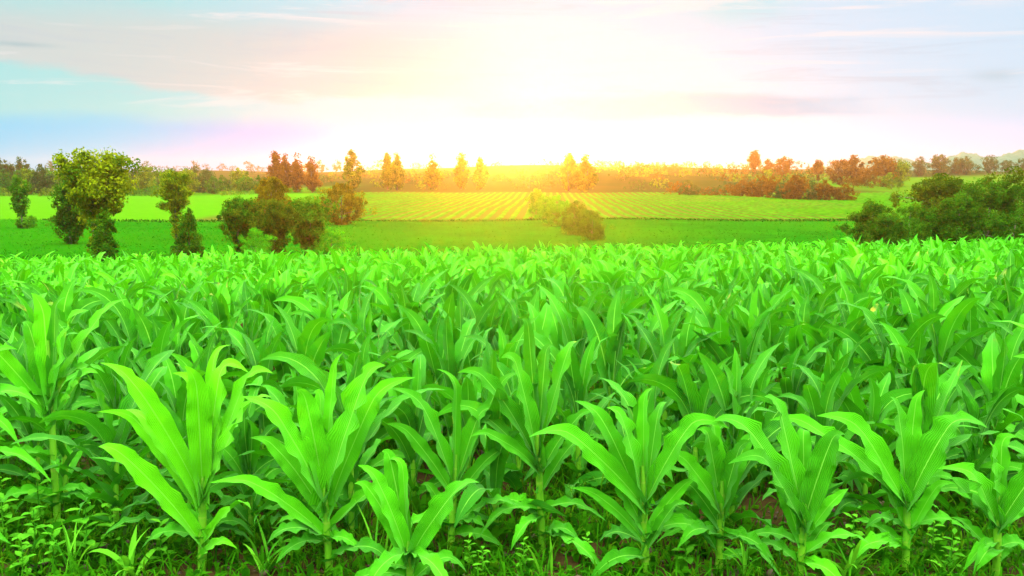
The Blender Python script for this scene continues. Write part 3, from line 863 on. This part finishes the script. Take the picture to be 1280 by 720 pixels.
# front row: base point in the photograph, and for each leaf (node height, sideways, upwards, depth, width)
HEROES = [
    ('maize plant with tall bare stalk and leaves only near its top, in the front row', 72, 672, 230, [
        (215, -12, 92, .05, .13), (210, 45, 82, -.1, .12), (212, 70, 84, .15, .11), (205, -40, 70, .1, .10), (195, -80, 70, -.15, .11), (185, 55, 20, .1, .09), (170, -62, 5, -.1, .09),
        (98, -66, -2, -.05, .075), (95, 14, -8, -.1, .05), (180, 66, 42, -.12, .09), (200, 12, 100, 0, .07)]),
    ('brightest yellow green maize plant with a wide upright fan, second in the front row', 252, 716, 120, [
        (115, -98, 150, -.18, .125), (118, -4, 142, -.12, .135), (120, 22, 172, .05, .12), (116, 66, 160, .02, .11), (108, 78, 126, -.16, .115), (42, -108, 132, -.2, .125), (100, -100, 96, .1, .10),
        (120, -22, 130, .08, .12), (96, -128, 98, .2, .09), (45, 62, 58, -.05, .075), (20, 48, 40, -.22, .06), (124, 4, 160, .1, .08)]),
    ('maize plant in the front row with one very broad leaf rising to the right', 412, 722, 125, [
        (118, -62, 128, -.15, .135), (124, -22, 118, .0, .13), (122, 76, 154, -.14, .165), (104, 86, 142, .08, .12), (66, -106, 82, -.15, .095), (100, -84, 78, .1, .10), (112, -6, 130, .12, .10),
        (75, 90, 40, .15, .07), (40, -66, 24, .1, .075), (126, 16, 150, .1, .07)]),
    ('shortest maize plant of the front row with its lowest leaf arching to the ground', 514, 748, 60, [
        (60, -44, 118, -.05, .10), (64, -6, 128, .05, .055), (66, 82, 98, -.12, .12), (58, -62, 84, .12, .085), (54, -36, 2, -.38, .085), (56, 58, -18, -.30, .085), (62, -26, 124, .1, .10), (40, 40, 60, .15, .05)]),
    ('slender maize plant with a thin needle like centre leaf, right of the shortest one', 563, 694, 112, [
        (112, -62, 108, -.08, .10), (116, -6, 126, 0, .055), (108, 36, 92, .02, .10), (112, 62, 122, .05, .085), (98, -80, 60, .1, .085), (90, 60, 40, .12, .08), (50, 74, 36, -.15, .085), (45, -40, 40, .1, .065)]),
    ('dark bunched maize plant with many crossing leaves at the middle of the front row', 678, 690, 160, [
        (150, -28, 122, -.1, .11), (160, 18, 112, .02, .10), (152, -78, 92, -.06, .11), (140, -112, 62, .1, .10), (154, 52, 112, .08, .11), (140, -70, 36, -.22, .075), (130, 62, 60, -.1, .09), (165, -6, 130, .08, .08),
        (100, 62, 40, .12, .08), (22, 72, -22, -.34, .085), (40, -34, 0, -.28, .075)]),
    ('maize plant with a deep v shaped centre and a leaf hooking over to the right', 808, 722, 128, [
        (120, -114, 92, -.12, .115), (126, -30, 104, -.05, .11), (122, 78, 96, -.1, .115), (112, -62, 110, .12, .10), (96, 30, 122, .1, .10), (76, -40, 66, .02, .10), (40, 44, 70, -.1, .065), (60, -72, 46, .15, .07), (128, 8, 116, .06, .07), (70, 66, 40, .12, .075)]),
    ('narrow maize plant squeezed between two wider ones in the right half of the front row', 899, 722, 110, [
        (108, -64, 66, -.1, .10), (112, -22, 86, .0, .10), (110, 22, 72, -.05, .10), (106, -8, 98, .1, .075), (86, -44, 32, .1, .085), (58, 58, -36, -.2, .055), (100, 48, 80, .15, .085), (40, -50, 40, .1, .06)]),
    ('maize plant with two long layered leaves sweeping left and one upright paddle leaf', 1000, 726, 95, [
        (90, -108, 132, -.1, .135), (86, -88, 108, -.24, .10), (92, 28, 106, -.08, .14), (96, -40, 140, .1, .12), (60, -30, 60, .12, .08), (62, 56, 48, .06, .075), (80, 4, 120, .14, .09), (30, 42, 36, .1, .06)]),
    ('maize plant with a broad blunt right leaf and folded left leaves over bare soil', 1132, 716, 108, [
        (108, -96, 104, -.1, .125), (104, -148, 92, .08, .11), (116, -16, 104, -.02, .10), (110, 58, 108, -.12, .155), (112, 22, 110, .1, .09), (66, -36, 62, .02, .08), (50, 54, 62, .05, .07), (30, -50, 30, .12, .06)]),
    ('last maize plant of the front row, its right leaf cut by the picture edge', 1244, 724, 92, [
        (90, -58, 76, -.08, .11), (94, -12, 86, .0, .10), (86, 52, 88, -.12, .13), (80, -64, 52, .1, .10), (60, 60, 30, .1, .09), (92, 14, 100, .1, .09), (36, -40, 36, .1, .06)]),
    ('maize plant mostly outside the left edge, reaching in with long flat leaves', -52, 700, 190, [
        (190, 62, 92, -.05, .10), (180, 98, 22, -.05, .10), (170, 80, -6, -.1, .085), (120, 116, -2, -.1, .075), (195, -40, 100, 0, .11), (190, 12, 120, .1, .11), (150, -90, 40, 0, .1), (185, 66, 130, -.1, .11)]),
]
hero_xy = []
for k, (lab, bx, by, top, leaves) in enumerate(HEROES):
    x, y = on_ground(bx, by)
    S = math.sqrt(y * y + 4) / F * 0.985
    o = tag(link('maize_plant', None, None, (x, y, gz(x, y))), lab, 'maize plant')
    V, Q, uv = stalk_geo((top + 14) * S, 0.019 * (1.2 if k == 1 else 1.0), k)
    link('stalk', mesh('stalk', V, Q, M_STALK, uv), o)
    for j, (z0, dx, dz, dep, W) in enumerate(leaves):
        if dz > 30: z0, dz = z0 * .74, dz + z0 * .26
        low = dz < 30
        fac = (random.uniform(-.55, .55) - 0.15 * math.copysign(1, dx), random.uniform(-.85, -.55), random.uniform(.45, .8)) if not low else (0, -.35, 1)
        hero_leaf(o, S, z0, dx, dz, dep, W * 0.92, arch=random.uniform(.06, .17) if not low else 0.26, seed=k * 40 + j, facing=fac, start=0.13 if not low else .22, fold=.30 if W > .08 else .45, tint=(.80, 1.0, .90, .84, .6, .3, .7, .5, .65, .75, .7, .8)[k])
    o.rotation_euler = (random.uniform(-.07, .07), random.uniform(-.07, .07), 0)
    for j in range(4):                                              # low drooping leaves across the foot of the plant
        sg = 1 if j % 2 else -1
        hero_leaf(o, S, random.uniform(18, 55), sg * random.uniform(34, 82), random.uniform(-16, 26), random.uniform(-.22, .18), random.uniform(.06, .095), arch=random.uniform(.2, .4), seed=k * 40 + 30 + j,
                  facing=(random.uniform(-.3, .3), -.45, 1), start=.25, tint=random.uniform(.3, .8))
    hero_xy.append((x, y))

# the rest of the field
cand = []
y = 4.8; row = 0
while y < 26.5:
    x = -(0.62 * y + 3.5) + random.uniform(0, .4)
    while x < 0.62 * y + 3.5:
        xx, yy = x + random.uniform(-.10, .10), y + random.uniform(-.15, .2)
        if all((xx - a) ** 2 + (yy - b) ** 2 > 0.27 ** 2 for a, b in hero_xy): cand.append((xx, yy))
        x += random.uniform(.29, .42) if y < 7 else random.uniform(.34, .48)
    y += 0.62; row += 1
inside = [c for c in cand if abs(c[0]) < 0.585 * c[1] + 0.25]
inside.sort(key=lambda c: c[1])
single = set(inside[:300 - len(HEROES)])
print('maize candidates', len(cand), 'single', len(single), 'to', max(c[1] for c in single))
rnd = random.Random(21)
far = Acc()
for (x, y) in cand:
    s = rnd.uniform(.86, 1.12) * (0.86 if y < 6.0 else 1.0)
    if (x, y) in single:
        maize_plant(x, y, s, rnd, 'leafy young maize plant in the dense rows right behind the front row', GROUP_MAIZE)
        continue
    base = np.array([x, y, gz(x, y)]); tint = rnd.random()
    V, Q, uv = stalk_geo(0.60, 0.0145, n=4, k=4); far.add(V * s + base, Q, None, uv * [1, 0] + [0, .3], tint)
    for c, z, a, ls in leaf_plan(rnd):
        if z < .2 and y > 10: continue
        V, Q, uv = rnd.choice(LIB_LOW[c])
        ca, sa = math.cos(a), math.sin(a)
        tx, ty = rnd.uniform(-.12, .12), rnd.uniform(-.12, .12)
        Vr = V @ np.array([[1, 0, -ty], [0, 1, tx], [ty, -tx, 1]])
        Vr = Vr @ np.array([[ca, sa, 0], [-sa, ca, 0], [0, 0, 1]])
        far.add((Vr * ls + [0, 0, z]) * s + base, Q, None, uv, tint)
tag(link('maize_crop', far.build('maize_crop', M_LEAF)), kind='stuff')


# ------------------------------------------------------------------ ground plants
def build_undergrowth():
    A = Acc()
    n = 42000
    y = 3.6 + 9 * rng.random(n) ** 1.5; x = (rng.random(n) * 2 - 1) * (0.62 * y + 0.6)
    dens = np.sin(x * 2.1 + 1.3 * np.sin(y * 1.7)) + np.sin(y * 3.1 + x) + rng.normal(0, .6, n)
    keep = dens > -0.75 - 1.0 * (y < 4.9)
    x, y = x[keep], y[keep]; n = len(x)
    h = rng.uniform(.06, .34, n) * np.interp(y, [4.4, 5.4], [0.5, 1]); a = rng.random(n) * 6.283; lean = rng.uniform(.15, 1.1, n)
    r = np.stack([np.cos(a), np.sin(a), 0 * a], -1); s = np.stack([-np.sin(a), np.cos(a), 0 * a], -1)
    w = rng.uniform(.0025, .006, n)
    broad = rng.random(n) < .42; w[broad] = rng.uniform(.012, .026, broad.sum()); h[broad] *= .55
    b = np.stack([x, y, ground(x, y) - .01], -1)
    P = [b, b + (r * (lean * .3)[:, None] + [0, 0, .55]) * h[:, None], b + (r * (lean * .8)[:, None] + [0, 0, .85]) * h[:, None], b + (r * (lean * 1.35)[:, None] + [0, 0, .78]) * h[:, None]]
    W = [.5, 1, .8, .05]
    Vv = np.stack([p + sg * s * (w * ww)[:, None] for p, ww in zip(P, W) for sg in (-1, 1)], 1).reshape(-1, 3)
    k = np.arange(n)[:, None] * 8
    Q = np.concatenate([k + [0, 1, 3, 2], k + [2, 3, 5, 4], k + [4, 5, 7, 6]])
    tag(link('undergrowth', mesh('undergrowth', Vv, Q, M_GRASS, None, True, np.repeat(rng.random(n), 8))), kind='stuff')


build_undergrowth()


def build_clods():
    n = 5000
    y = 3.4 + 8 * rng.random(n) ** 1.6; x = (rng.random(n) * 2 - 1) * (0.62 * y + 0.6)
    r = rng.uniform(.006, .020, n) * np.where(rng.random(n) < .1, 2.0, 1)
    o = np.array([(1, 0, 0), (-1, 0, 0), (0, 1, 0), (0, -1, 0), (0, 0, .8), (0, 0, -.8)], float)
    V = o[None] * r[:, None, None] * rng.uniform(.6, 1.4, (n, 6, 1)) + rng.normal(0, .2, (n, 6, 3)) * r[:, None, None]
    V = (V + np.stack([x, y, ground(x, y) + r * .3], -1)[:, None]).reshape(-1, 3)
    T = np.array([(0, 2, 4), (2, 1, 4), (1, 3, 4), (3, 0, 4), (2, 0, 5), (1, 2, 5), (3, 1, 5), (0, 3, 5)])
    T = (np.arange(n)[:, None, None] * 6 + T[None]).reshape(-1, 3)
    tag(link('soil_clods', mesh('soil_clods', V, T, bark_mat('clod_earth', (0.020, 0.014, 0.006), (0.085, 0.055, 0.020)), None, False)), kind='stuff')


build_clods()


def simple_leaf(L, W, th0, bend, seed, n=7):
    return free_leaf(L, W, th0, bend, 1.2, 0, 0, 0, seed, n=n, base_w=.15, ruffle=.06, fold=.25, tip=.6)


WEED_LEAVES = []
for k in range(5):
    V, Q, uv = simple_leaf(random.uniform(.07, .11), random.uniform(.035, .055), R(random.uniform(45, 70)), R(random.uniform(15, 50)), 700 + k)
    WEED_LEAVES.append(mesh('leaf', V, Q, M_WEED, uv, tint=np.full(len(V), .5)))
V, Q, uv = tube(np.stack([0.02 * np.sin(np.linspace(0, 2, 6)), 0 * np.linspace(0, 1, 6), np.linspace(-.02, .24, 6)], -1), np.linspace(.005, .002, 6), 5)
WEED_STEM = mesh('stem', V, Q, M_WEED, uv, tint=np.full(len(V), .3))
WEEDS = [(58, 676, 1.5, 'tall leafy weed between the corner weeds and the bare stalked maize plant'), (105, 704, 1.3, 'leafy weed right of the low broadleaf weed near the bottom left corner'),
         (138, 690, 1.1, 'weed standing left of the brightest maize plant'), (8, 664, 1.4, 'weed at the left edge above the corner weeds'), (205, 708, 1.0, 'weed at the foot of the brightest maize plant'),
         (352, 700, .9, 'weed between the brightest and the broad leafed maize plants'), (860, 712, .9, 'weed between the v shaped and the narrow maize plants'), (1060, 700, 1.0, 'weed behind the arching tuft of pale grass'),
         (12, 690, 1.25, 'tallest broadleaf weed at the bottom left corner'), (42, 700, 1.15, 'broadleaf weed with pale leaves beside the tallest weed in the corner'), (72, 712, .9, 'low broadleaf weed right of the pair in the bottom left corner'),
         (28, 722, .9, 'broadleaf weed lowest in the bottom left corner'), (588, 712, .7, 'small yellowish broadleaf weed right of the shortest maize plant'), (605, 722, .6, 'tiny broadleaf weed at the bottom edge right of the shortest maize plant'),
         (1168, 700, .8, 'broadleaf weed in the gap right of the broad leaved maize plant'), (1192, 722, .9, 'pale broadleaf weed at the bottom edge before the last maize plant'), (655, 716, .7, 'broadleaf weed under the dark bunched maize plant'),
         (735, 705, .6, 'small broadleaf weed left of the v shaped maize plant')]
for px, py, s, lab in WEEDS:
    x, y = on_ground(px, py)
    o = tag(link('broadleaf_weed', None, None, (x, y, gz(x, y)), random.uniform(0, 6), s), lab, 'weed')
    link('stem', WEED_STEM, o)
    for j in range(11):
        z = .04 + .2 * j / 10
        link('leaf', random.choice(WEED_LEAVES), o, (.01, 0, z), j * 2.4 + random.uniform(-.3, .3), random.uniform(.75, 1.15) * (1.1 - .4 * j / 10))


def grass_tuft(px, py, n, L, W, spread, label, seed, drop=90):
    r = random.Random(seed); A = Acc(); x, y = on_ground(px, py)
    for j in range(n):
        V, Q, uv = free_leaf(L * r.uniform(.6, 1.1), W, R(r.uniform(2, spread)), R(r.uniform(20, drop)), 1.5, 0, R(r.uniform(-40, 40)), 0, seed * 50 + j, n=9, cross=np.array([-1, 0, 1.0]), ruffle=.03, base_w=.7)
        a = r.random() * 6.283; ca, sa = math.cos(a), math.sin(a)
        A.add(V @ np.array([[ca, sa, 0], [-sa, ca, 0], [0, 0, 1]]) + [r.uniform(-.03, .03), r.uniform(-.03, .03), -.01], Q, None, uv, r.random())
    tag(link('grass_tuft', A.build('grass_tuft', M_WEED), None, (x, y, gz(x, y))), label, 'grass tuft')


grass_tuft(1062, 728, 16, .34, .022, 25, 'arching tuft of broad pale grass between two maize plants on the right', 1, 120)
grass_tuft(475, 722, 5, .46, .012, 14, 'thin upright grass tuft between the broad leafed and the shortest maize plants', 2, 30)
grass_tuft(684, 726, 4, .36, .014, 30, 'thin leaning grass tuft before the dark bunched maize plant', 3, 25)
grass_tuft(90, 722, 9, .40, .012, 28, 'loose grass tuft beside the corner weeds', 4, 100)
grass_tuft(165, 722, 7, .28, .034, 38, 'broad bladed grass tuft left of the brightest maize plant', 5, 110)
grass_tuft(330, 716, 9, .30, .016, 30, 'grass tuft between the brightest and the broad leafed maize plants', 6, 100)
grass_tuft(930, 724, 8, .28, .014, 30, 'grass tuft at the foot of the narrow maize plant', 7, 100)
grass_tuft(1180, 724, 8, .20, .016, 35, 'short grass tuft beside the pale weed at the bottom edge', 8, 110)
